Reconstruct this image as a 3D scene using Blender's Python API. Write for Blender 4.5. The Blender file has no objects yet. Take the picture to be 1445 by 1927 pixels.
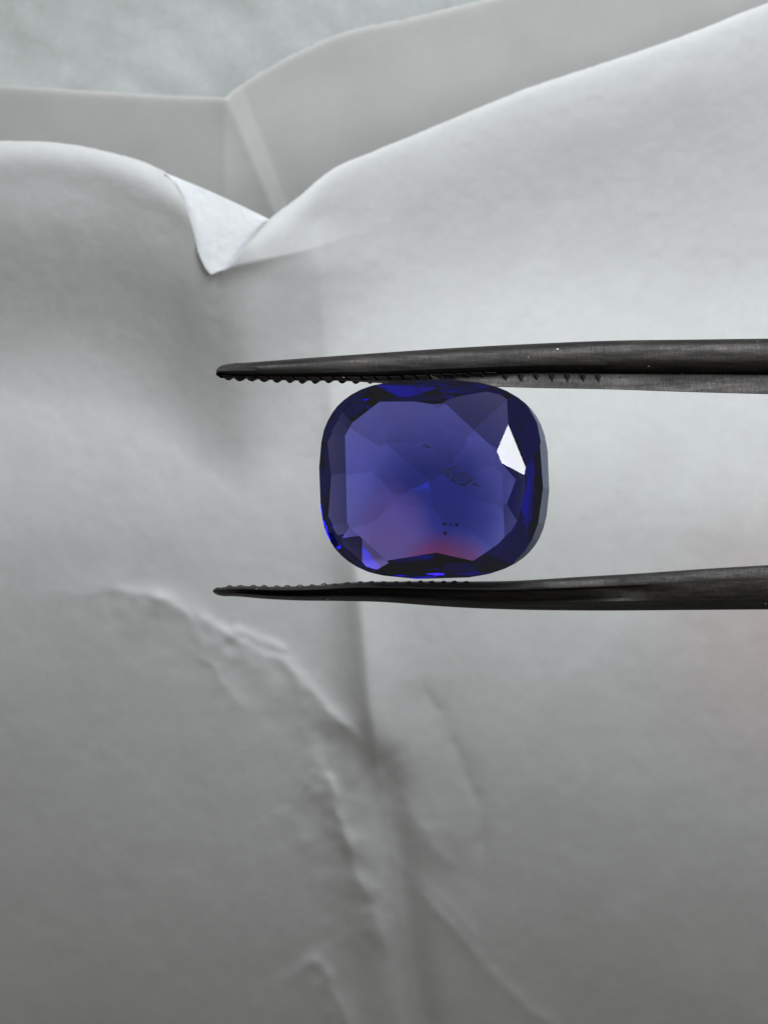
import bpy, bmesh, math, random
import numpy as np
from mathutils import Vector, Matrix

random.seed(7)
rng = np.random.default_rng(7)
C = bpy.context.scene.collection
SC = bpy.context.scene
# one unit = 2 mm
SC.unit_settings.system = 'METRIC'
SC.unit_settings.scale_length = 0.002

# ------------------------------------------------------------------ camera
CAM_H = 45.0
W, H = 14.45, 19.27
cam = bpy.data.cameras.new('camera')
cam_o = bpy.data.objects.new('camera', cam)
C.objects.link(cam_o)
cam_o.location = (0, 0, CAM_H)
cam.sensor_fit = 'VERTICAL'
cam.angle = 2 * math.atan(H / 2 / CAM_H)
cam.clip_start = 0.5
cam.clip_end = 500
cam.dof.use_dof = True
cam.dof.focus_distance = CAM_H - 0.1
cam.dof.aperture_fstop = 0.2
SC.camera = cam_o
SC.render.resolution_x = 767
SC.render.resolution_y = 1024

# ------------------------------------------------------------------ light
world = bpy.data.worlds.new('World')
SC.world = world
world.use_nodes = True
bgn = world.node_tree.nodes['Background']
bgn.inputs['Color'].default_value = (1.0, 0.99, 0.90, 1)
bgn.inputs['Strength'].default_value = 0.15

def area_lamp(name, loc, target, sx, sy, power, col):
    l = bpy.data.lights.new(name, 'AREA')
    l.shape = 'RECTANGLE'; l.size = sx; l.size_y = sy
    l.energy = power; l.color = col
    o = bpy.data.objects.new(name, l)
    C.objects.link(o)
    o.location = loc
    d = Vector(target) - Vector(loc)
    o.rotation_euler = d.to_track_quat('-Z', 'Y').to_euler()
    return o
area_lamp('window_light', (5.5, 31, 18), (0, 0, -8), 24, 19, 16800, (0.915, 0.968, 1.0))
area_lamp('side_window_light', (17.5, 8.5, 23.5), (1, 0, -2), 10, 10, 3500, (0.96, 0.99, 1.0))

SC.view_settings.view_transform = 'Standard'
SC.view_settings.look = 'None'
SC.view_settings.exposure = 0.0
SC.view_settings.gamma = 1.0
SC.cycles.max_bounces = 20
SC.cycles.transmission_bounces = 20
SC.cycles.glossy_bounces = 12
SC.cycles.diffuse_bounces = 4
SC.cycles.use_denoising = True
SC.cycles.caustics_refractive = True
SC.cycles.caustics_reflective = False
SC.cycles.sample_clamp_indirect = 6.0
SC.cycles.blur_glossy = 0.3

# ------------------------------------------------------------------ helpers
def at(px, py, z=0.0):
    """photograph position at height z -> world point"""
    k = (CAM_H - z) / CAM_H
    return ((px - 722.5) / 100 * k, (963.5 - py) / 100 * k, z)

def at_np(px, py, z):
    k = (CAM_H - z) / CAM_H
    return np.stack([(px - 722.5) / 100 * k, (963.5 - py) / 100 * k, z], axis=-1)

def link(name, me, mat=None, parent=None):
    o = bpy.data.objects.new(name, me)
    C.objects.link(o)
    if mat:
        me.materials.append(mat)
    if parent:
        o.parent = parent
    return o

def tag(o, label=None, cat=None, group=None, kind=None):
    for k, v in (('label', label), ('category', cat), ('group', group), ('kind', kind)):
        if v:
            o[k] = v
    return o

def grid_mesh(name, P, mat, parent=None, thick=0.0, smooth=True):
    """P: (rows, cols, 3) points"""
    r, c = P.shape[:2]
    idx = np.arange(r * c).reshape(r, c)
    q = np.stack([idx[:-1, :-1], idx[1:, :-1], idx[1:, 1:], idx[:-1, 1:]], axis=-1).reshape(-1, 4)
    V = P.reshape(-1, 3)
    if thick > 0:
        # lower skin and a closed rim
        n = r * c
        dn = V.copy(); dn[:, 2] -= thick
        V = np.vstack([V, dn])
        q2 = q[:, ::-1] + n
        def rim(a):
            return np.stack([a[1:], a[:-1], a[:-1] + n, a[1:] + n], axis=-1)
        rims = [rim(idx[0, :])[:, ::-1], rim(idx[-1, :]), rim(idx[:, 0]), rim(idx[:, -1])[:, ::-1]]
        q = np.vstack([q, q2] + [x.reshape(-1, 4) for x in rims])
    me = bpy.data.meshes.new(name)
    me.vertices.add(len(V)); me.vertices.foreach_set('co', V.astype(np.float32).ravel())
    me.loops.add(len(q) * 4); me.loops.foreach_set('vertex_index', q.astype(np.int32).ravel())
    me.polygons.add(len(q))
    me.polygons.foreach_set('loop_start', np.arange(0, len(q) * 4, 4, dtype=np.int32))
    me.polygons.foreach_set('loop_total', np.full(len(q), 4, dtype=np.int32))
    me.update(calc_edges=True)
    nflat = len(q)
    sm = np.ones(len(q), dtype=bool)
    if thick > 0:
        sm[2 * (r - 1) * (c - 1):] = False
    me.polygons.foreach_set('use_smooth', sm)
    me.validate()
    return link(name, me, mat, parent)

def nodes_of(name):
    m = bpy.data.materials.new(name)
    m.use_nodes = True
    nt = m.node_tree
    nt.nodes.clear()
    return m, nt, nt.nodes, nt.links

def ramp(N, stops):
    r = N.new('ShaderNodeValToRGB')
    e = r.color_ramp.elements
    e[0].position, e[0].color = stops[0][0], (*stops[0][1], 1)
    e[1].position, e[1].color = stops[-1][0], (*stops[-1][1], 1)
    for p, c in stops[1:-1]:
        x = e.new(p); x.color = (*c, 1)
    return r

# ------------------------------------------------------------------ materials
def paper_material(name, lo, hi, mottle=0.5, grain=0.5, pink_bounce=False, trans=0.18):
    m, nt, N, L = nodes_of(name)
    out = N.new('ShaderNodeOutputMaterial')
    tc = N.new('ShaderNodeTexCoord')
    def noise(scale, detail=4, rough=0.6, dist=0.0):
        n = N.new('ShaderNodeTexNoise')
        n.inputs['Scale'].default_value = scale
        n.inputs['Detail'].default_value = detail
        n.inputs['Roughness'].default_value = rough
        n.inputs['Distortion'].default_value = dist
        L.new(tc.outputs['Object'], n.inputs['Vector'])
        return n
    n1 = noise(0.9, 5, 0.62, 0.6)      # cloudy formation of the pulp
    n2 = noise(5.5, 4, 0.65, 0.4)
    mx = N.new('ShaderNodeMath'); mx.operation = 'MULTIPLY_ADD'
    L.new(n1.outputs['Fac'], mx.inputs[0]); mx.inputs[1].default_value = 0.6
    s2 = N.new('ShaderNodeMath'); s2.operation = 'MULTIPLY'; s2.inputs[1].default_value = 0.4
    L.new(n2.outputs['Fac'], s2.inputs[0]); L.new(s2.outputs[0], mx.inputs[2])
    mid = [0.5 * (a + b) for a, b in zip(lo, hi)]
    w = 0.5 * mottle
    c0 = [mi + (a - mi) * 1.0 for a, mi in zip(lo, mid)]
    rp = ramp(N, [(0.5 - 0.22, tuple(lo)), (0.5 + 0.22, tuple(hi))])
    L.new(mx.outputs[0], rp.inputs['Fac'])
    col = rp.outputs['Color']
    # sparse dark flecks
    vf = N.new('ShaderNodeTexVoronoi'); vf.inputs['Scale'].default_value = 1.6
    L.new(tc.outputs['Object'], vf.inputs['Vector'])
    fr = ramp(N, [(0.018, (0.45, 0.43, 0.42)), (0.034, (1, 1, 1))])
    L.new(vf.outputs['Distance'], fr.inputs['Fac'])
    mm = N.new('ShaderNodeMix'); mm.data_type = 'RGBA'; mm.blend_type = 'MULTIPLY'; mm.inputs[0].default_value = 0.6
    L.new(col, mm.inputs[6]); L.new(fr.outputs['Color'], mm.inputs[7])
    col = mm.outputs[2]
    if pink_bounce:  # pink light bounced off the fingers, painted into the paper colour
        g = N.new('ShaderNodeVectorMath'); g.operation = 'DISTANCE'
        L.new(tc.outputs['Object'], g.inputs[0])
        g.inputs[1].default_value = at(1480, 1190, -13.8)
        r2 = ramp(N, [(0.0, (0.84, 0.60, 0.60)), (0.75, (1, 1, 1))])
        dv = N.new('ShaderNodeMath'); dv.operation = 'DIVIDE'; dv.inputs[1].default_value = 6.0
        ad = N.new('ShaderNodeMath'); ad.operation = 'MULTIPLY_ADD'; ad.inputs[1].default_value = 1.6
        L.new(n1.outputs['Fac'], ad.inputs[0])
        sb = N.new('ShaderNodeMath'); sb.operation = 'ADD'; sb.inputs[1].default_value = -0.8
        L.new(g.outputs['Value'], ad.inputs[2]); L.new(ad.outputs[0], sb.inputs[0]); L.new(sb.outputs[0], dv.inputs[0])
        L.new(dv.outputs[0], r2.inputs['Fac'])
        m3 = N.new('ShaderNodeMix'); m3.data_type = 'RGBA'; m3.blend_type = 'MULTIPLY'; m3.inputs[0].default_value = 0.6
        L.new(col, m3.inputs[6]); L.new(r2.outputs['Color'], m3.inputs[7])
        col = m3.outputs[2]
    # relief: fibres + fine grain
    b1 = noise(26, 3, 0.7, 0.3)
    b2 = noise(4.0, 4, 0.6, 0.8)
    bb = N.new('ShaderNodeMath'); bb.operation = 'MULTIPLY_ADD'; bb.inputs[1].default_value = 0.25
    L.new(b1.outputs['Fac'], bb.inputs[0])
    b2s = N.new('ShaderNodeMath'); b2s.operation = 'MULTIPLY'; b2s.inputs[1].default_value = 0.9 * mottle
    L.new(b2.outputs['Fac'], b2s.inputs[0]); L.new(b2s.outputs[0], bb.inputs[2])
    bp = N.new('ShaderNodeBump'); bp.inputs['Strength'].default_value = 0.35 * grain * 2
    bp.inputs['Distance'].default_value = 0.05
    L.new(bb.outputs[0], bp.inputs['Height'])
    p = N.new('ShaderNodeBsdfPrincipled')
    p.inputs['Roughness'].default_value = 0.62
    p.inputs['Specular IOR Level'].default_value = 0.3
    L.new(col, p.inputs['Base Color']); L.new(bp.outputs['Normal'], p.inputs['Normal'])
    t = N.new('ShaderNodeBsdfTranslucent')
    L.new(col, t.inputs['Color']); L.new(bp.outputs['Normal'], t.inputs['Normal'])
    ms = N.new('ShaderNodeMixShader'); ms.inputs[0].default_value = trans
    L.new(p.outputs[0], ms.inputs[1]); L.new(t.outputs[0], ms.inputs[2])
    L.new(ms.outputs[0], out.inputs['Surface'])
    return m

M_front = paper_material('parcel_paper_white', (0.68, 0.68, 0.68), (0.76, 0.765, 0.765), 0.12, 0.55, pink_bounce=True)
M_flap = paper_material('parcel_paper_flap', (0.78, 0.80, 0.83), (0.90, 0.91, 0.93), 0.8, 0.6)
M_liner = paper_material('liner_paper_grey', (0.62, 0.61, 0.60), (0.68, 0.67, 0.66), 0.15, 0.3)
M_back = paper_material('backing_paper_mottled', (0.54, 0.565, 0.55), (0.70, 0.725, 0.71), 0.7, 0.5)

def metal_material():
    m, nt, N, L = nodes_of('dark_brushed_steel')
    out = N.new('ShaderNodeOutputMaterial')
    tc = N.new('ShaderNodeTexCoord')
    mp = N.new('ShaderNodeMapping'); mp.inputs['Scale'].default_value = (0.35, 3.5, 2.0)
    L.new(tc.outputs['Object'], mp.inputs['Vector'])
    n = N.new('ShaderNodeTexNoise'); n.inputs['Scale'].default_value = 2.2; n.inputs['Detail'].default_value = 7; n.inputs['Roughness'].default_value = 0.7
    L.new(mp.outputs[0], n.inputs['Vector'])
    mp2 = N.new('ShaderNodeMapping'); mp2.inputs['Scale'].default_value = (9.0, 2.2, 2.5); mp2.inputs['Rotation'].default_value = (0, 0, 0.6)
    L.new(tc.outputs['Object'], mp2.inputs['Vector'])
    n2 = N.new('ShaderNodeTexNoise'); n2.inputs['Scale'].default_value = 3.0; n2.inputs['Detail'].default_value = 5; n2.inputs['Roughness'].default_value = 0.75
    L.new(mp2.outputs[0], n2.inputs['Vector'])
    r = ramp(N, [(0.32, (0.022, 0.020, 0.019)), (0.5, (0.043, 0.040, 0.0385)), (0.68, (0.085, 0.077, 0.074))])
    L.new(n.outputs['Fac'], r.inputs['Fac'])
    rr = N.new('ShaderNodeMapRange'); rr.inputs['From Min'].default_value = 0.3; rr.inputs['From Max'].default_value = 0.7
    rr.inputs['To Min'].default_value = 0.40; rr.inputs['To Max'].default_value = 0.66
    L.new(n2.outputs['Fac'], rr.inputs['Value'])
    bp = N.new('ShaderNodeBump'); bp.inputs['Strength'].default_value = 0.35; bp.inputs['Distance'].default_value = 0.03
    L.new(n2.outputs['Fac'], bp.inputs['Height'])
    # tiny bright nicks
    vn = N.new('ShaderNodeTexVoronoi'); vn.inputs['Scale'].default_value = 1.7
    mp3 = N.new('ShaderNodeMapping'); mp3.inputs['Scale'].default_value = (1.2, 3.0, 1.0); mp3.inputs['Rotation'].default_value = (0, 0, 0.7)
    L.new(tc.outputs['Object'], mp3.inputs['Vector']); L.new(mp3.outputs[0], vn.inputs['Vector'])
    nr = ramp(N, [(0.03, (1, 1, 1)), (0.06, (0, 0, 0))])
    L.new(vn.outputs['Distance'], nr.inputs['Fac'])
    mc = N.new('ShaderNodeMix'); mc.data_type = 'RGBA'
    L.new(nr.outputs['Color'], mc.inputs[0]); L.new(r.outputs['Color'], mc.inputs[6]); mc.inputs[7].default_value = (0.8, 0.8, 0.78, 1)
    p = N.new('ShaderNodeBsdfPrincipled')
    p.inputs['Metallic'].default_value = 0.85
    L.new(mc.outputs[2], p.inputs['Base Color']); L.new(rr.outputs[0], p.inputs['Roughness']); L.new(bp.outputs['Normal'], p.inputs['Normal'])
    L.new(p.outputs[0], out.inputs['Surface'])
    return m
M_metal = metal_material()

def table_material():
    m, nt, N, L = nodes_of('grey_tabletop')
    out = N.new('ShaderNodeOutputMaterial')
    p = N.new('ShaderNodeBsdfPrincipled')
    n = N.new('ShaderNodeTexNoise'); n.inputs['Scale'].default_value = 0.8; n.inputs['Detail'].default_value = 6
    r = ramp(N, [(0.3, (0.40, 0.40, 0.39)), (0.7, (0.5, 0.5, 0.49))])
    L.new(n.outputs['Fac'], r.inputs['Fac']); L.new(r.outputs['Color'], p.inputs['Base Color'])
    p.inputs['Roughness'].default_value = 0.6
    L.new(p.outputs[0], out.inputs['Surface'])
    return m
M_table = table_material()

# ------------------------------------------------------------------ paper
def interp_curve(pts):
    xs = np.array([p[0] for p in pts], float); ys = np.array([p[1] for p in pts], float)
    # monotone-ish smooth interpolation (Catmull-Rom resampled)
    def f(x):
        x = np.asarray(x, float)
        m = np.gradient(ys, xs)
        i = np.clip(np.searchsorted(xs, x) - 1, 0, len(xs) - 2)
        h = xs[i + 1] - xs[i]
        t = np.clip((x - xs[i]) / h, 0, 1)
        h00 = 2*t**3 - 3*t**2 + 1; h10 = t**3 - 2*t**2 + t
        h01 = -2*t**3 + 3*t**2; h11 = t**3 - t**2
        return h00*ys[i] + h10*h*m[i] + h01*ys[i+1] + h11*h*m[i+1]
    return f

def poly_dist(px, py, pts):
    """signed distance (in units of 100 px; + on the right hand side when walking down) and fraction along"""
    best = np.full(px.shape, 1e9); sgn = np.ones(px.shape); frac = np.zeros(px.shape)
    P = np.array(pts, float)
    seg = np.hypot(*(P[1:] - P[:-1]).T); tot = seg.sum(); acc = 0
    for a, b, s in zip(P[:-1], P[1:], seg):
        d = b - a
        t = np.clip(((px - a[0]) * d[0] + (py - a[1]) * d[1]) / s**2, 0, 1)
        qx, qy = a[0] + t * d[0], a[1] + t * d[1]
        r = np.hypot(px - qx, py - qy)
        cr = d[0] * (py - a[1]) - d[1] * (px - a[0])
        u = r < best
        best = np.where(u, r, best); sgn = np.where(u, np.where(cr < 0, 1.0, -1.0), sgn)
        frac = np.where(u, (acc + t * s) / tot, frac)
        acc += s
    return best / 100 * sgn, frac

def smooth_noise(px, py, scale, seed, octaves=3):
    r = np.random.default_rng(seed)
    out = np.zeros(px.shape); amp = 1.0
    for o in range(octaves):
        n = 64
        g = r.standard_normal((n, n))
        u = (px / scale) % n; v = (py / scale) % n
        i = np.floor(u).astype(int) % n; j = np.floor(v).astype(int) % n
        fu = u - np.floor(u); fv = v - np.floor(v)
        fu = fu*fu*(3-2*fu); fv = fv*fv*(3-2*fv)
        a = g[i, j]*(1-fu) + g[(i+1) % n, j]*fu
        b = g[i, (j+1) % n]*(1-fu) + g[(i+1) % n, (j+1) % n]*fu
        out += amp * (a*(1-fv) + b*fv)
        amp *= 0.5; scale *= 0.5
    return out

def sstep(x, a, b):
    t = np.clip((x - a) / (b - a), 0, 1)
    return t*t*(3-2*t)

# edge of the front sheet (cut line with the V notch), photograph coordinates
E_FRONT = interp_curve([(-600, 330), (-300, 280), (0, 265), (120, 270), (220, 290), (290, 313), (312, 326), (340, 366), (362, 425), (376, 478),
                        (388, 502), (404, 512), (430, 502), (470, 456), (505, 415), (560, 372), (620, 322), (700, 286), (800, 245), (900, 203),
                        (1000, 163), (1100, 130), (1200, 97), (1300, 62), (1400, 22), (1445, 5), (1700, -90), (2000, -190)])
E_SMOOTH = interp_curve([(-600, 330), (-300, 280), (0, 265), (120, 270), (220, 290), (312, 335), (400, 400), (470, 430), (540, 395), (620, 322), (700, 286),
                         (800, 245), (900, 203), (1000, 163), (1100, 130), (1200, 97), (1300, 62), (1445, 5), (1700, -90), (2000, -190)])

def ridge(d, left, right, amp, e=0.05):
    """soft cusp: height amp at d = 0, falling off over 'left' / 'right' units"""
    a = np.sqrt(d*d + e*e) - e
    return amp * np.where(d < 0, np.exp(-a/left), np.exp(-a/right))

def deep(z):
    return -13.0 + 1.45*(z + 8.0)

def z_front(px, py):
    qx, qy = px, py
    wx = 3.0*smooth_noise(px + 900, py + 900, 48, 51, 3); wy = 3.0*smooth_noise(px + 900, py + 900, 48, 52, 3)
    wk = sstep(py, 950, 1150)
    wx, wy = wx*wk, wy*wk
    crumple = 1 + 0.22*smooth_noise(qx + 900, qy + 900, 46, 53, 2)*wk
    z = np.full(px.shape, -8.0)
    d_e = py - E_SMOOTH(px)
    rt = sstep(px, 420, 760)
    # roll of the sheet just below its cut edge
    c = -40 * rt
    wd = 200 + 55 * rt
    amp = 1.45 - 0.35 * rt
    z += rt * amp * np.where(d_e > c, np.exp(-((d_e - c)/wd)**2), 1 - 0.02*((c - d_e)/80)**2)
    z += (1 - rt) * 1.75 * (1 - sstep(d_e, 0, 500 - 60*rt)) + (1 - rt) * 0.10 * np.exp(-((d_e - 25)/45)**2)
    z -= 0.045 * np.exp(-np.clip(py - E_FRONT(px), 0, None)/9.0) * np.maximum(sstep(px, 420, 500), 1 - sstep(px, 280, 310))
    # broad bowing: falls away to the bottom and to the right
    z += -0.0000033 * np.clip(py - 880, 0, None)**2 * 1.0
    z += -0.16 * sstep(px, 700, 1500) * 3.0 * sstep(py, 150, 600) * (1 - sstep(py, 700, 1500)*0.7)
    z += 0.75 * sstep(py, 480, 1020) * (0.2 + 0.8*sstep(px, 600, 950))
    # left hand part leans the other way
    z += -0.35 * sstep(-px, -620, 100) * sstep(py, 300, 900)
    # main vertical fold
    d, f = poly_dist(px, py, [(598, 380), (606, 560), (618, 700), (640, 900), (676, 1100), (694, 1300), (712, 1450), (738, 1600), (758, 1750), (785, 1927), (830, 2400)])
    k = sstep(py, 400, 520)
    top = ridge(d, 0.60, 0.8, 0.28) * (1 - sstep(py, 700, 1000)*0.6)
    low = ridge(d, 0.42, 0.50, 0.38, 0.14) * sstep(py, 850, 1150) * (1 - 0.75*sstep(py, 1380, 1500))
    z += k * (top + low)
    # valley beside the lower part of the fold
    d2, f2 = poly_dist(px, py, [(690, 1360), (715, 1450), (742, 1600), (760, 1760), (790, 1930), (840, 2400)])
    z += -0.24 * np.exp(-(d2/0.36)**2) * sstep(py, 1330, 1480)
    # curved crease on the left
    d3, f3 = poly_dist(px + wx, py + wy, [(40, 1135), (130, 1112), (230, 1112), (310, 1128), (390, 1172), (450, 1215), (520, 1245), (580, 1300), (640, 1362), (700, 1410)])
    wv = sstep(f3, 0, 0.35) * (1 - sstep(f3, 0.9, 1.0))
    z += wv * crumple * ridge(d3, 0.55, 0.14, 0.095)
    d3, f3 = poly_dist(px + wx, py + wy, [(425, 1178), (455, 1192), (500, 1212), (550, 1226)])
    z += 0.035 * np.exp(-(d3/0.10)**2) * sstep(f3, 0, .2) * (1 - sstep(f3, 0.8, 1.0))
    d3, f3 = poly_dist(px + wx, py + wy, [(330, 1200), (390, 1250), (440, 1320), (500, 1350)])
    z += 0.03 * np.exp(-np.abs(d3)/0.25) * sstep(f3, 0, .3) * (1 - sstep(f3, 0.7, 1.0))
    # second crease left of the fold
    for pts, aL, aR, am in (
        ([(560, 1418), (592, 1434), (614, 1452), (627, 1472), (632, 1500), (637, 1535), (655, 1600), (690, 1680), (715, 1760), (735, 1830)], 0.50, 0.26, 0.115),
        ([(575, 1790), (590, 1812), (612, 1828), (625, 1870), (655, 1930), (700, 2050)], 0.50, 0.22, 0.10),
        ([(700, 1450), (735, 1500), (790, 1555), (860, 1640)], 0.35, 0.5, 0.05),
        ([(780, 1270), (830, 1340), (870, 1420), (900, 1520), (915, 1680), (915, 1720)], 0.5, 0.14, -0.03),
        ([(770, 1650), (820, 1715), (870, 1765), (930, 1835), (990, 1890), (1060, 1945), (1200, 2060)], 0.14, 0.10, 0.035),
        ([(720, 1600), (800, 1665), (880, 1745), (930, 1790)], 0.2, 0.10, 0.02),
    ):
        dd, ff = poly_dist(px + wx, py + wy, pts)
        z += crumple * ridge(dd, aL, aR, am) * sstep(ff, 0, 0.12) * (1 - sstep(ff, 0.75, 1.0))
    # lower edge of the folded corner to the right of the notch
    d4, f4 = poly_dist(px, py, [(404, 516), (440, 502), (500, 488), (560, 475), (620, 458), (720, 420), (820, 380)])
    z += 0.13 * np.where(d4 > 0, np.exp(-d4/0.9), np.exp(-(-d4)/(0.10 + 0.5*f4))) * sstep(px, 398, 420) * (1 - sstep(f4, 0.1, 0.85))
    # gentle unevenness
    z += 0.010 * smooth_noise(px + 900, py + 900, 190, 3, 2)
    z += 0.0010 * smooth_noise(px + 900, py + 900, 60, 13, 2) * sstep(py, 900, 1300)
    z += 0.0017 * smooth_noise(px + 900, py + 900, 22, 5, 2)
    return deep(z)

cols = np.arange(-420, 1880, 4.5)
nrow = 520
t = np.linspace(0, 1, nrow)
t = t**1.6
PX = np.tile(cols, (nrow, 1))
rough = 1.6 * smooth_noise(cols, cols*0, 9, 11, 2) * 0.6
top = E_FRONT(cols) + rough * (0.4 + 1.0*((cols > 300) & (cols < 420)))
# under the folded corner the sheet reaches a little further
PY = top[None, :] + t[:, None] * (2450 - top[None, :])
ZF = z_front(PX, PY)
front = bpy.data.objects.new('parcel_paper', None); C.objects.link(front)
front.location = (0, 0, 0)
tag(front, 'large white creased paper behind the tweezers and stone, with a notched curling edge', 'paper')
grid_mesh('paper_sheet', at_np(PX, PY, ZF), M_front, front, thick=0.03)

# folded corner (bright triangle in the notch)
def z_corner(px, py):
    zc = z_front(px, np.maximum(py, E_FRONT(px)))
    A = np.array((310., 325.)); B = np.array((505., 412.)); Cc = np.array((402., 512.))
    ze = lambda p: float(z_front(np.array([p[0]]), np.array([p[1]]))[0])
    zA, zB, zC = ze(A) + 0.01, ze(B) - 0.55, ze(Cc) + 0.02
    T = np.array([[A[0], A[1], 1], [B[0], B[1], 1], [Cc[0], Cc[1], 1]])
    k = np.linalg.solve(T, np.array([zA, zB, zC]))
    return k[0]*px + k[1]*py + k[2]
nc, nr = 90, 60
cx = np.linspace(311, 508, nc)
tt = np.linspace(0, 1, nr)
CX = np.tile(cx, (nr, 1))
lt = 325 + (cx - 310) * (412 - 325) / (505 - 310) - 3*np.sin(np.pi*np.clip((cx-306)/202, 0, 1))
lb = np.maximum(E_FRONT(cx) + np.where(cx < 402, 4.5, 2) + 1.3*smooth_noise(cx, cx*0, 6, 4, 2)*(cx < 402), lt + 0.5)
CY = lt[None, :] + tt[:, None] * (lb - lt)[None, :]
ZC = z_corner(CX, CY)
ZC += 0.32*np.clip((CX - 311)/197, 0, 1)**2
ZC += 0.05*np.sin(np.pi*tt)[:, None] + 0.003*smooth_noise(CX, CY, 14, 8, 2)
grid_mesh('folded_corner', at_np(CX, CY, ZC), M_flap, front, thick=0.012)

# liner sheet behind the edge
E_LINER = interp_curve([(-600, 150), (-200, 152), (0, 160), (200, 173), (330, 180), (412, 183), (424, 184), (440, 170), (480, 143), (530, 114), (590, 84), (650, 60), (760, 36), (905, 0), (1100, -45), (1500, -130), (1900, -200)])
cols2 = np.arange(-420, 1880, 5.0)
top2 = E_LINER(cols2) + 0.9*smooth_noise(cols2, cols2*0, 8, 21, 2)*np.where(cols2 > 424, 1.2, 0.3)
bot2 = E_FRONT(cols2) + 300
nr2 = 120
t2 = np.linspace(0, 1, nr2)**1.5
PX2 = np.tile(cols2, (nr2, 1)); PY2 = top2[None, :] + t2[:, None]*(bot2 - top2)[None, :]
def z_liner(px, py):
    z = np.full(px.shape, -8.9)
    d, f = poly_dist(px, py, [(424, 176), (452, 240), (478, 300), (508, 372), (545, 460)])
    wf = 0.34 - 0.14*f
    z += -0.27 * sstep(d/wf, -0.1, 1.0) + 0.05*np.exp(-np.abs(np.minimum(d, 0))/0.25)*(d < 0) + 0.05*(d >= 0)
    z -= 0.42 * (py - E_LINER(px))/100
    z -= 0.035 * np.exp(-np.clip(py - E_LINER(px), 0, None)/5)
    z += 0.02 * smooth_noise(px + 900, py + 900, 190, 33, 2)
    return deep(z)
liner = grid_mesh('liner_paper', at_np(PX2, PY2, z_liner(PX2, PY2)), M_liner, None, thick=0.03)
tag(liner, 'smooth grey paper band with a pale crease, behind the notched white edge', 'paper')

# backing sheet
cols3 = np.arange(-420, 1880, 12.0); rows3 = np.arange(-460, 700, 12.0)
PX3, PY3 = np.meshgrid(cols3, rows3)
Z3 = -12.3 + 0.02*smooth_noise(PX3+900, PY3+900, 60, 41, 2) + 0.0000060*np.clip(190 - PY3, 0, None)**2
Z3 = deep(Z3)
back = grid_mesh('backing_paper', at_np(PX3, PY3, Z3), M_back, None, thick=0.03)
tag(back, 'mottled pale grey-green backing paper in the top left corner behind the liner', 'paper')

# tabletop
me = bpy.data.meshes.new('tabletop')
s = 60
me.from_pydata([(-s, -s, -20), (s, -s, -20), (s, s, -20), (-s, s, -20)], [], [(0, 1, 2, 3)])
tag(link('tabletop', me, M_table), kind='structure')

# ------------------------------------------------------------------ gemstone
GC = (812, 902)
HW, HH = 2.13, 1.86
TILT_X = math.radians(-8.5)   # table leans to the left
TILT_Y = math.radians(2.0)

def support(th, a=HW, b=HH, n=2.95):
    q = n / (n - 1)
    return (abs(a*math.cos(th))**q + abs(b*math.sin(th))**q) ** (1/q)

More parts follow.
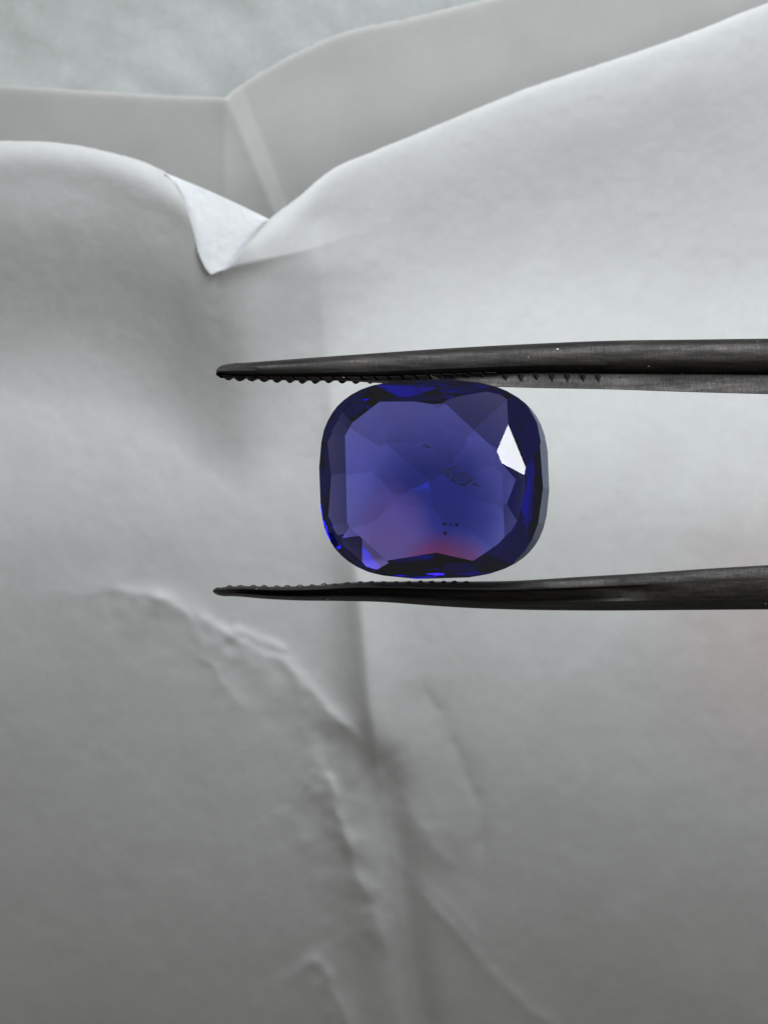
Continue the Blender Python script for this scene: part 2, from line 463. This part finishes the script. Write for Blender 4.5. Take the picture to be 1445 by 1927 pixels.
def gem_mesh():
    bm = bmesh.new()
    bmesh.ops.create_cube(bm, size=8)
    planes = []
    def rb(th):
        d = (math.degrees(th) + 8 + 180) % 360 - 180
        return max(0.0, math.cos(math.radians(d)*1.35)) if abs(d) < 66 else 0.0
    ZG, GT, TH = 0.0, -0.13, 0.42
    planes.append((Vector((0, 0, 1)), Vector((0, 0, TH))))
    def cone(th, ang, r, z, down=False):
        a = math.radians(ang)
        n = Vector((math.sin(a)*math.cos(th), math.sin(a)*math.sin(th), -math.cos(a) if down else math.cos(a)))
        planes.append((n, Vector((r*math.cos(th), r*math.sin(th), z))))
    R = math.radians
    # girdle
    for k in range(44):
        th = R(k*360/44 + 2)
        planes.append((Vector((math.cos(th), math.sin(th), 0)), Vector((math.cos(th), math.sin(th), 0))*(support(th) + 0.04*rb(th))))
    # crown mains: azimuth, slope, distance of the table edge
    for deg, ang, rt in ((0, 40, 1.62), (2, 19, 1.375), (22, 37, 1.52), (22, 25, 1.38), (47, 19, 1.255), (42, 43, 1.85), (66, 42, 1.72), (90, 45, 1.46), (127, 36, 1.72), (150, 36, 1.78),
                         (181, 36, 1.56), (209, 36, 1.74), (228, 34, 1.66), (270, 52, 1.55), (297, 42, 1.72), (315, 40, 1.84), (340, 40, 1.74)):
        th = R(deg)
        cone(th, ang, rt, TH)
    # upper girdle flank on the right only
    for k in range(9):
        th = R(-56 + k*12)
        cone(th, 46, support(th) - 0.012 - 0.09*rb(th), ZG)
    # pavilion
    for k in range(20):
        th = R(k*18 + 5)
        cone(th, 58, support(th) - 0.005 + 0.03*rb(th), GT - 0.28*rb(th), True)
    for deg in (0, 28, 48, 90, 132, 152, 180, 208, 228, 270, 312, 332):
        th = R(deg)
        cone(th, 44, support(th)*0.95 + 0.10*rb(th), GT - 0.16 - 0.20*rb(th), True)
    for k in range(14):
        deg = 360/14*k + 6 + 5*math.sin(k*2.3)
        th = R(deg)
        cone(th, 30 + 2*math.sin(k*1.7), support(th)*0.95, GT - 0.30, True)
    for k in range(12):
        deg = 30*k + 14 + 4*math.sin(k*3.1)
        th = R(deg)
        cone(th, 21 + 2.5*math.sin(k*2.9 + 1), support(th)*0.80, GT - 0.42, True)
    for k in range(8):
        deg = 45*k + 30 + 7*math.sin(k*2.1)
        th = R(deg)
        cone(th, 13.5 + 2*math.sin(k*1.9), support(th)*0.52, GT - 0.66, True)
    # steep frosted girdle flank on the right
    for deg in (-44, -32, -20, -8, 4, 15, 26):
        th = R(deg)
        cone(th, 66, support(th) - 0.085*rb(th), ZG)
    planes.append((Vector((0.05, -0.03, -1)).normalized(), Vector((0, 0, -1.55))))
    for n, co in planes:
        geom = bm.verts[:] + bm.edges[:] + bm.faces[:]
        r = bmesh.ops.bisect_plane(bm, geom=geom, dist=1e-5, plane_co=co, plane_no=n, clear_outer=True)
        ed = [g for g in r['geom_cut'] if isinstance(g, bmesh.types.BMEdge)]
        if len(ed) > 2:
            bmesh.ops.contextual_create(bm, geom=ed)
    bmesh.ops.remove_doubles(bm, verts=bm.verts, dist=2e-4)
    bmesh.ops.recalc_face_normals(bm, faces=bm.faces)
    me = bpy.data.meshes.new('gemstone')
    for f in bm.faces:
        f.material_index = 1 if abs(f.normal.z) < 0.44 else 0
    bm.to_mesh(me); bm.free()
    return me

def gem_material(name='violet_blue_sapphire', frosted=False):
    m, nt, N, L = nodes_of(name)
    out = N.new('ShaderNodeOutputMaterial')
    tc = N.new('ShaderNodeTexCoord')
    p = N.new('ShaderNodeBsdfPrincipled')
    p.inputs['Transmission Weight'].default_value = 1.0
    p.inputs['IOR'].default_value = 1.77
    p.inputs['Roughness'].default_value = 0.0
    # colour zoning: blue through the middle, violet patches; red reflection at the bottom painted in
    n = N.new('ShaderNodeTexNoise'); n.inputs['Scale'].default_value = 0.9; n.inputs['Detail'].default_value = 3
    L.new(tc.outputs['Object'], n.inputs['Vector'])
    wv = N.new('ShaderNodeVectorMath'); wv.operation = 'MULTIPLY_ADD'
    wv.inputs[1].default_value = (0.9, 0.9, 0.3)
    L.new(n.outputs['Color'], wv.inputs[0]); L.new(tc.outputs['Object'], wv.inputs[2])
    col = None
    for cen, rad, c in (((0.55, -0.02, 0), 1.75, (0.08, 0.11, 0.36)), ((-0.30, -0.45, 0), 1.15, (0.52, 0.32, 0.50)),
                        ((0.55, -1.15, -0.1), 0.95, (1.0, 0.10, 0.12))):
        dn = N.new('ShaderNodeVectorMath'); dn.operation = 'DISTANCE'
        L.new(wv.outputs[0], dn.inputs[0]); dn.inputs[1].default_value = cen
        mr = N.new('ShaderNodeMapRange'); mr.interpolation_type = 'SMOOTHSTEP'
        mr.inputs['From Min'].default_value = rad*0.45; mr.inputs['From Max'].default_value = rad
        mr.inputs['To Min'].default_value = 1; mr.inputs['To Max'].default_value = 0
        L.new(dn.outputs['Value'], mr.inputs['Value'])
        mx = N.new('ShaderNodeMix'); mx.data_type = 'RGBA'
        L.new(mr.outputs[0], mx.inputs[0])
        if col is None: mx.inputs[6].default_value = (0.46, 0.42, 0.72, 1)
        else: L.new(col, mx.inputs[6])
        mx.inputs[7].default_value = (*c, 1)
        col = mx.outputs[2]
    if frosted:
        p.inputs['Base Color'].default_value = (0.19, 0.22, 0.31, 1)
        p.inputs['Roughness'].default_value = 0.35
        p.inputs['Transmission Weight'].default_value = 0.35
    else:
        L.new(col, p.inputs['Base Color'])
    v = N.new('ShaderNodeVolumeAbsorption')
    v.inputs['Color'].default_value = (0.13, 0.20, 0.87, 1)
    v.inputs['Density'].default_value = 1.2
    L.new(p.outputs[0], out.inputs['Surface']); L.new(v.outputs[0], out.inputs['Volume'])
    return m
M_gem = gem_material()
gem = link('gemstone', gem_mesh(), M_gem)
gem.data.materials.append(gem_material('frosted_girdle', True))
gem.location = at(*GC, 0.0)
gem.rotation_euler = (TILT_Y, TILT_X, 0)
tag(gem, 'transparent violet-blue cushion-cut gemstone gripped between the two tweezer arms', 'gemstone')

def simple_mat(name, col, rough=0.5, metallic=0.0):
    m, nt, N, L = nodes_of(name)
    out = N.new('ShaderNodeOutputMaterial'); p = N.new('ShaderNodeBsdfPrincipled')
    n = N.new('ShaderNodeTexNoise'); n.inputs['Scale'].default_value = 9
    r = ramp(N, [(0.3, tuple(c*0.5 for c in col)), (0.7, tuple(min(1, c*1.4) for c in col))])
    L.new(n.outputs['Fac'], r.inputs['Fac']); L.new(r.outputs['Color'], p.inputs['Base Color'])
    p.inputs['Roughness'].default_value = rough; p.inputs['Metallic'].default_value = metallic
    L.new(p.outputs[0], out.inputs['Surface'])
    return m
M_inc = simple_mat('brown_crystal', (0.98, 0.70, 0.42), 0.3)
M_inc.node_tree.nodes['Principled BSDF'].inputs['Transmission Weight'].default_value = 0.2
M_inc.node_tree.nodes['Principled BSDF'].inputs['IOR'].default_value = 1.6
def glassy(m, keep):
    nt = m.node_tree; N, L = nt.nodes, nt.links
    out = [n for n in N if n.type == 'OUTPUT_MATERIAL'][0]
    src = out.inputs['Surface'].links[0].from_socket
    t = N.new('ShaderNodeBsdfTransparent'); ms = N.new('ShaderNodeMixShader'); ms.inputs[0].default_value = keep
    L.new(t.outputs[0], ms.inputs[1]); L.new(src, ms.inputs[2]); L.new(ms.outputs[0], out.inputs['Surface'])
M_pin = simple_mat('dark_pinpoint', (0.03, 0.03, 0.06), 0.3)

M_veil = simple_mat('faint_brown_veil', (0.80, 0.60, 0.42), 0.6)
glassy(M_veil, 0.28); glassy(M_inc, 0.75); glassy(M_pin, 0.7)

def blob(name, px, py, z, sx, sy, sz, rot, mat, seed, rough=0.35, sub=3, label=None):
    bm = bmesh.new()
    bmesh.ops.create_icosphere(bm, subdivisions=sub, radius=1)
    r = random.Random(seed)
    ph = [r.uniform(0, 6) for _ in range(6)]
    for v in bm.verts:
        c = v.co
        k = 1 + rough*(math.sin(4*c.x+ph[0])*math.sin(3*c.y+ph[1]) + 0.5*math.sin(7*c.y+ph[2])*math.sin(6*c.z+ph[3]+3*c.x))
        v.co = Vector((c.x*sx*k, c.y*sy*k, c.z*sz*k))
    me = bpy.data.meshes.new(name); bm.to_mesh(me); bm.free()
    o = link(name, me, mat, gem)
    o.location = ((px - GC[0])/100, (GC[1] - py)/100, z)
    o.rotation_euler = (0, 0, rot)
    if label: o['label'] = label
    return o
for k, (x, y, zz, a, b, rt) in enumerate(((846, 890, 0.30, 0.035, 0.075, 0.2), (856, 880, 0.28, 0.085, 0.022, 0.35), (858, 904, 0.22, 0.085, 0.026, -0.7),
                                          (874, 911, 0.26, 0.09, 0.024, -0.15), (889, 904, 0.29, 0.085, 0.022, 0.5), (899, 911, 0.24, 0.05, 0.025, -0.3),
                                          (871, 896, 0.20, 0.20, 0.09, -0.25))):
    o = blob('inclusion', x, y, zz, a, b, 0.02, rt, M_inc if k < 6 else M_veil, 3 + k, rough=0.3)
    if k == 0: o['label'] = 'brownish crystal fleck at the left of the cluster'
blob('inclusion', 806, 840, 0.05, 0.08, 0.02, 0.02, -0.35, M_inc, 5, label='faint dark feather near the top of the stone')
for k, (x, y, r_) in enumerate(((838, 985, 0.032), (862, 987, 0.028), (852, 986, 0.016), (840, 1002, 0.034), (768, 880, 0.012), (905, 800, 0.010), (880, 790, 0.008))):
    blob('pinpoint', x, y, 0.05 + 0.07*(k % 3), r_*1.2, r_, 0.02, k*0.7, M_pin if k < 4 else M_inc, 20 + k, sub=2, rough=0.5)

# ------------------------------------------------------------------ tweezers
tw = bpy.data.objects.new('tweezers', None); C.objects.link(tw)
tw.location = at(1400, 900, -0.6)
tag(tw, 'dark steel tweezers with serrated tips reaching in from the right and gripping the stone', 'tweezers')
bpy.context.view_layer.update()

def keep_parent(o, parent):
    o.parent = parent
    o.matrix_parent_inverse = parent.matrix_world.inverted()

def loft(name, xs, section, mat, parent):
    """section(px) -> list of (py, z); closed ring lofted along px"""
    rings = [[at(px + dx, py, z) for (dx, py, z) in section(px)] for px in xs]
    n = len(rings[0])
    V = [p for r in rings for p in r]
    F = []
    for i in range(len(rings) - 1):
        for j in range(n):
            a = i*n + j; b = i*n + (j+1) % n
            F.append((a, a + n, b + n, b))
    F.append(tuple(range(n))[::1]); F.append(tuple(reversed([(len(rings)-1)*n + j for j in range(n)])))
    me = bpy.data.meshes.new(name); me.from_pydata(V, [], F)
    bm = bmesh.new(); bm.from_mesh(me); bmesh.ops.recalc_face_normals(bm, faces=bm.faces)
    bm.to_mesh(me); bm.free()
    for p in me.polygons: p.use_smooth = True
    o = link(name, me, mat); keep_parent(o, parent)
    me.set_sharp_from_angle(angle=math.radians(38))
    return o

up_t = interp_curve([(407, 697), (412, 691), (425, 686), (470, 682), (560, 675), (700, 665), (850, 655), (1000, 647), (1150, 641), (1300, 639), (1450, 637), (1900, 634)])
up_g = interp_curve([(407, 703), (412, 704), (430, 707), (480, 709), (600, 710), (720, 709), (850, 704), (1000, 699), (1150, 700), (1300, 701), (1450, 702), (1900, 706)])
up_b = interp_curve([(407, 708), (412, 714), (430, 715), (480, 718), (560, 721), (640, 721), (760, 722), (900, 727), (1000, 730), (1150, 733), (1300, 738), (1450, 742), (1900, 750)])
def rise(px):   # the arms climb slightly towards the fingers
    return -0.12 + 0.9*float(sstep(np.array(px), 950, 1900))
def up_section(px):
    t_, g_, b_ = float(up_t(px)), float(up_g(px)), float(up_b(px))
    z0 = rise(px); d = 0.5 + 0.9*float(sstep(np.array(px), 400, 1500))
    w = g_ - t_
    tooth = px < 700
    bb = b_ - (4.5 if px < 640 else 4.5*(1 - min(1, (px-640)/80.0)))
    return [(0, t_ + 1.5, z0 - d), (0, t_, z0 - 0.30), (0, t_ + 0.06*w, z0 - 0.17), (0, t_ + 0.18*w, z0 - 0.08), (0, t_ + 0.34*w, z0 - 0.03),
            (0, t_ + 0.60*w, z0 - 0.02), (0, t_ + 0.78*w, z0 - 0.05), (0, t_ + 0.90*w, z0 - 0.14), (0, g_, z0 - 0.24), (0, g_ + 1.5, z0 - 0.32),
            (0, g_ + 4.0, z0 - 0.22), (0, bb - 1.0, z0 - 0.10), (0, bb, z0 - 0.14), (0, bb - 1, z0 - d)]
xs = list(np.concatenate([[407, 408.5, 411, 415, 420], np.arange(430, 1900, 12)]))
arm_u = loft('arm', xs, up_section, M_metal, tw)
arm_u['label'] = 'upper tweezer arm with coarse serrations towards its tip'

lo_t = interp_curve([(401, 1110), (406, 1106), (420, 1103), (450, 1101), (520, 1102), (600, 1099), (660, 1094), (760, 1092), (880, 1092), (960, 1091), (1080, 1084), (1200, 1077), (1330, 1068), (1450, 1061), (1900, 1040)])
lo_b = interp_curve([(401, 1114), (406, 1118), (415, 1121), (440, 1122), (500, 1127), (560, 1130), (640, 1131), (720, 1133), (800, 1139), (880, 1144), (960, 1147), (1100, 1149), (1300, 1148), (1450, 1147), (1900, 1148)])
def lo_section(px):
    t_, b_ = float(lo_t(px)), float(lo_b(px))
    z0 = rise(px); d = 0.5 + 0.9*float(sstep(np.array(px), 400, 1500))
    w = b_ - t_
    kk = 3.0 if px > 415 else 0.5
    fl = float(sstep(np.array(px), 930, 1330))
    gd = 0.20 * float(sstep(np.array(px), 410, 520)) * (1 - fl)
    return [(0, t_ + 2, z0 - d), (0, t_ + kk, z0 - 0.20), (0, t_ + kk + 0.05*w, z0 - 0.13), (0, t_ + kk*.6 + 0.24*w, z0 - 0.05), (0, t_ + 0.33*w, z0 - 0.05),
            (0, t_ + 0.40*w, z0 - 0.08 + 0.03*fl - gd), (0, t_ + 0.66*w, z0 - 0.16 + 0.11*fl - gd), (0, t_ + 0.74*w, z0 - 0.20 + 0.12*fl), (0, t_ + 0.79*w, z0 - 0.23),
            (0, t_ + 0.96*w, z0 - 0.46), (0, b_, z0 - 0.52), (0, b_ - 1.5, z0 - d - 0.15)]
xs = list(np.concatenate([[401, 402.5, 405, 410, 416, 424], np.arange(434, 1900, 12)]))
arm_l = loft('arm', xs, lo_section, M_metal, tw)
arm_l['label'] = 'lower tweezer arm with fine serrations towards its tip'

def tooth(parent, px, py0, py1, z0, width, slant, depth, flip=1, jitter=0.0):
    """a slanting ridge on the gripping face, rounded where it shows past the arm's edge"""
    n = 7
    V, F = [], []
    for zi, zz in ((0, z0), (1, z0 - depth)):
        for i in range(n):
            u = i/(n-1)
            prof = min(1, u*4.0)*min(1, (1 - u)*2.0)
            V.append(at(px + (u - 0.5)*width + slant, py0 + (py1 - py0)*prof + random.uniform(-jitter, jitter), zz - 0.05*(1-prof) - (0.05 if zi == 0 else 0)))
        V.append(at(px + 0.5*width, py0 - flip*5, zz - 0.0)); V.append(at(px - 0.5*width, py0 - flip*5, zz - 0.0))
    m = n + 2
    F.append(tuple(range(m))); F.append(tuple(reversed(range(m, 2*m))))
    for i in range(m):
        j = (i+1) % m
        F.append((i, j, j+m, i+m))
    me = bpy.data.meshes.new('tooth'); me.from_pydata(V, [], F)
    bm = bmesh.new(); bm.from_mesh(me); bmesh.ops.recalc_face_normals(bm, faces=bm.faces)
    bmesh.ops.bevel(bm, geom=[e for e in bm.edges], offset=0.012, segments=1, affect='EDGES')
    bm.to_mesh(me); bm.free()
    o = link('tooth', me, M_metal)
    o.parent = parent
    o.matrix_parent_inverse = parent.matrix_world.inverted()
    return o
bpy.context.view_layer.update()
x = 424.0; k = 0
while x < 945:
    b_ = float(up_b(x)); g_ = float(up_g(x))
    wd = 22 + 4*min(1, (x - 424)/200) + random.uniform(-1.5, 1.5)
    tooth(arm_u, x, g_ + 4.5, b_ + 1.0 + random.uniform(-0.8, 0.8), rise(x) - 0.12, wd*0.9, 8.0, 0.35, 1, 0.4)
    x += wd; k += 1
while x < 1125:
    b_ = float(up_b(x)); g_ = float(up_g(x))
    tooth(arm_u, x, g_ + 9, b_ - 1.5, rise(x) - 0.105, 5, 8, 0.35, 1, 0.2)
    x += 29
x = 432.0
while x < 900:
    t_ = float(lo_t(x))
    wd = 22 + random.uniform(-2, 2)
    tooth(arm_l, x, t_ + 4.5, t_ + (-0.5 if x < 620 else 1.8) + random.uniform(-0.6, 0.6), rise(x) - 0.13, wd*0.86, 2.0, 0.35, -1, 0.2)
    x += wd
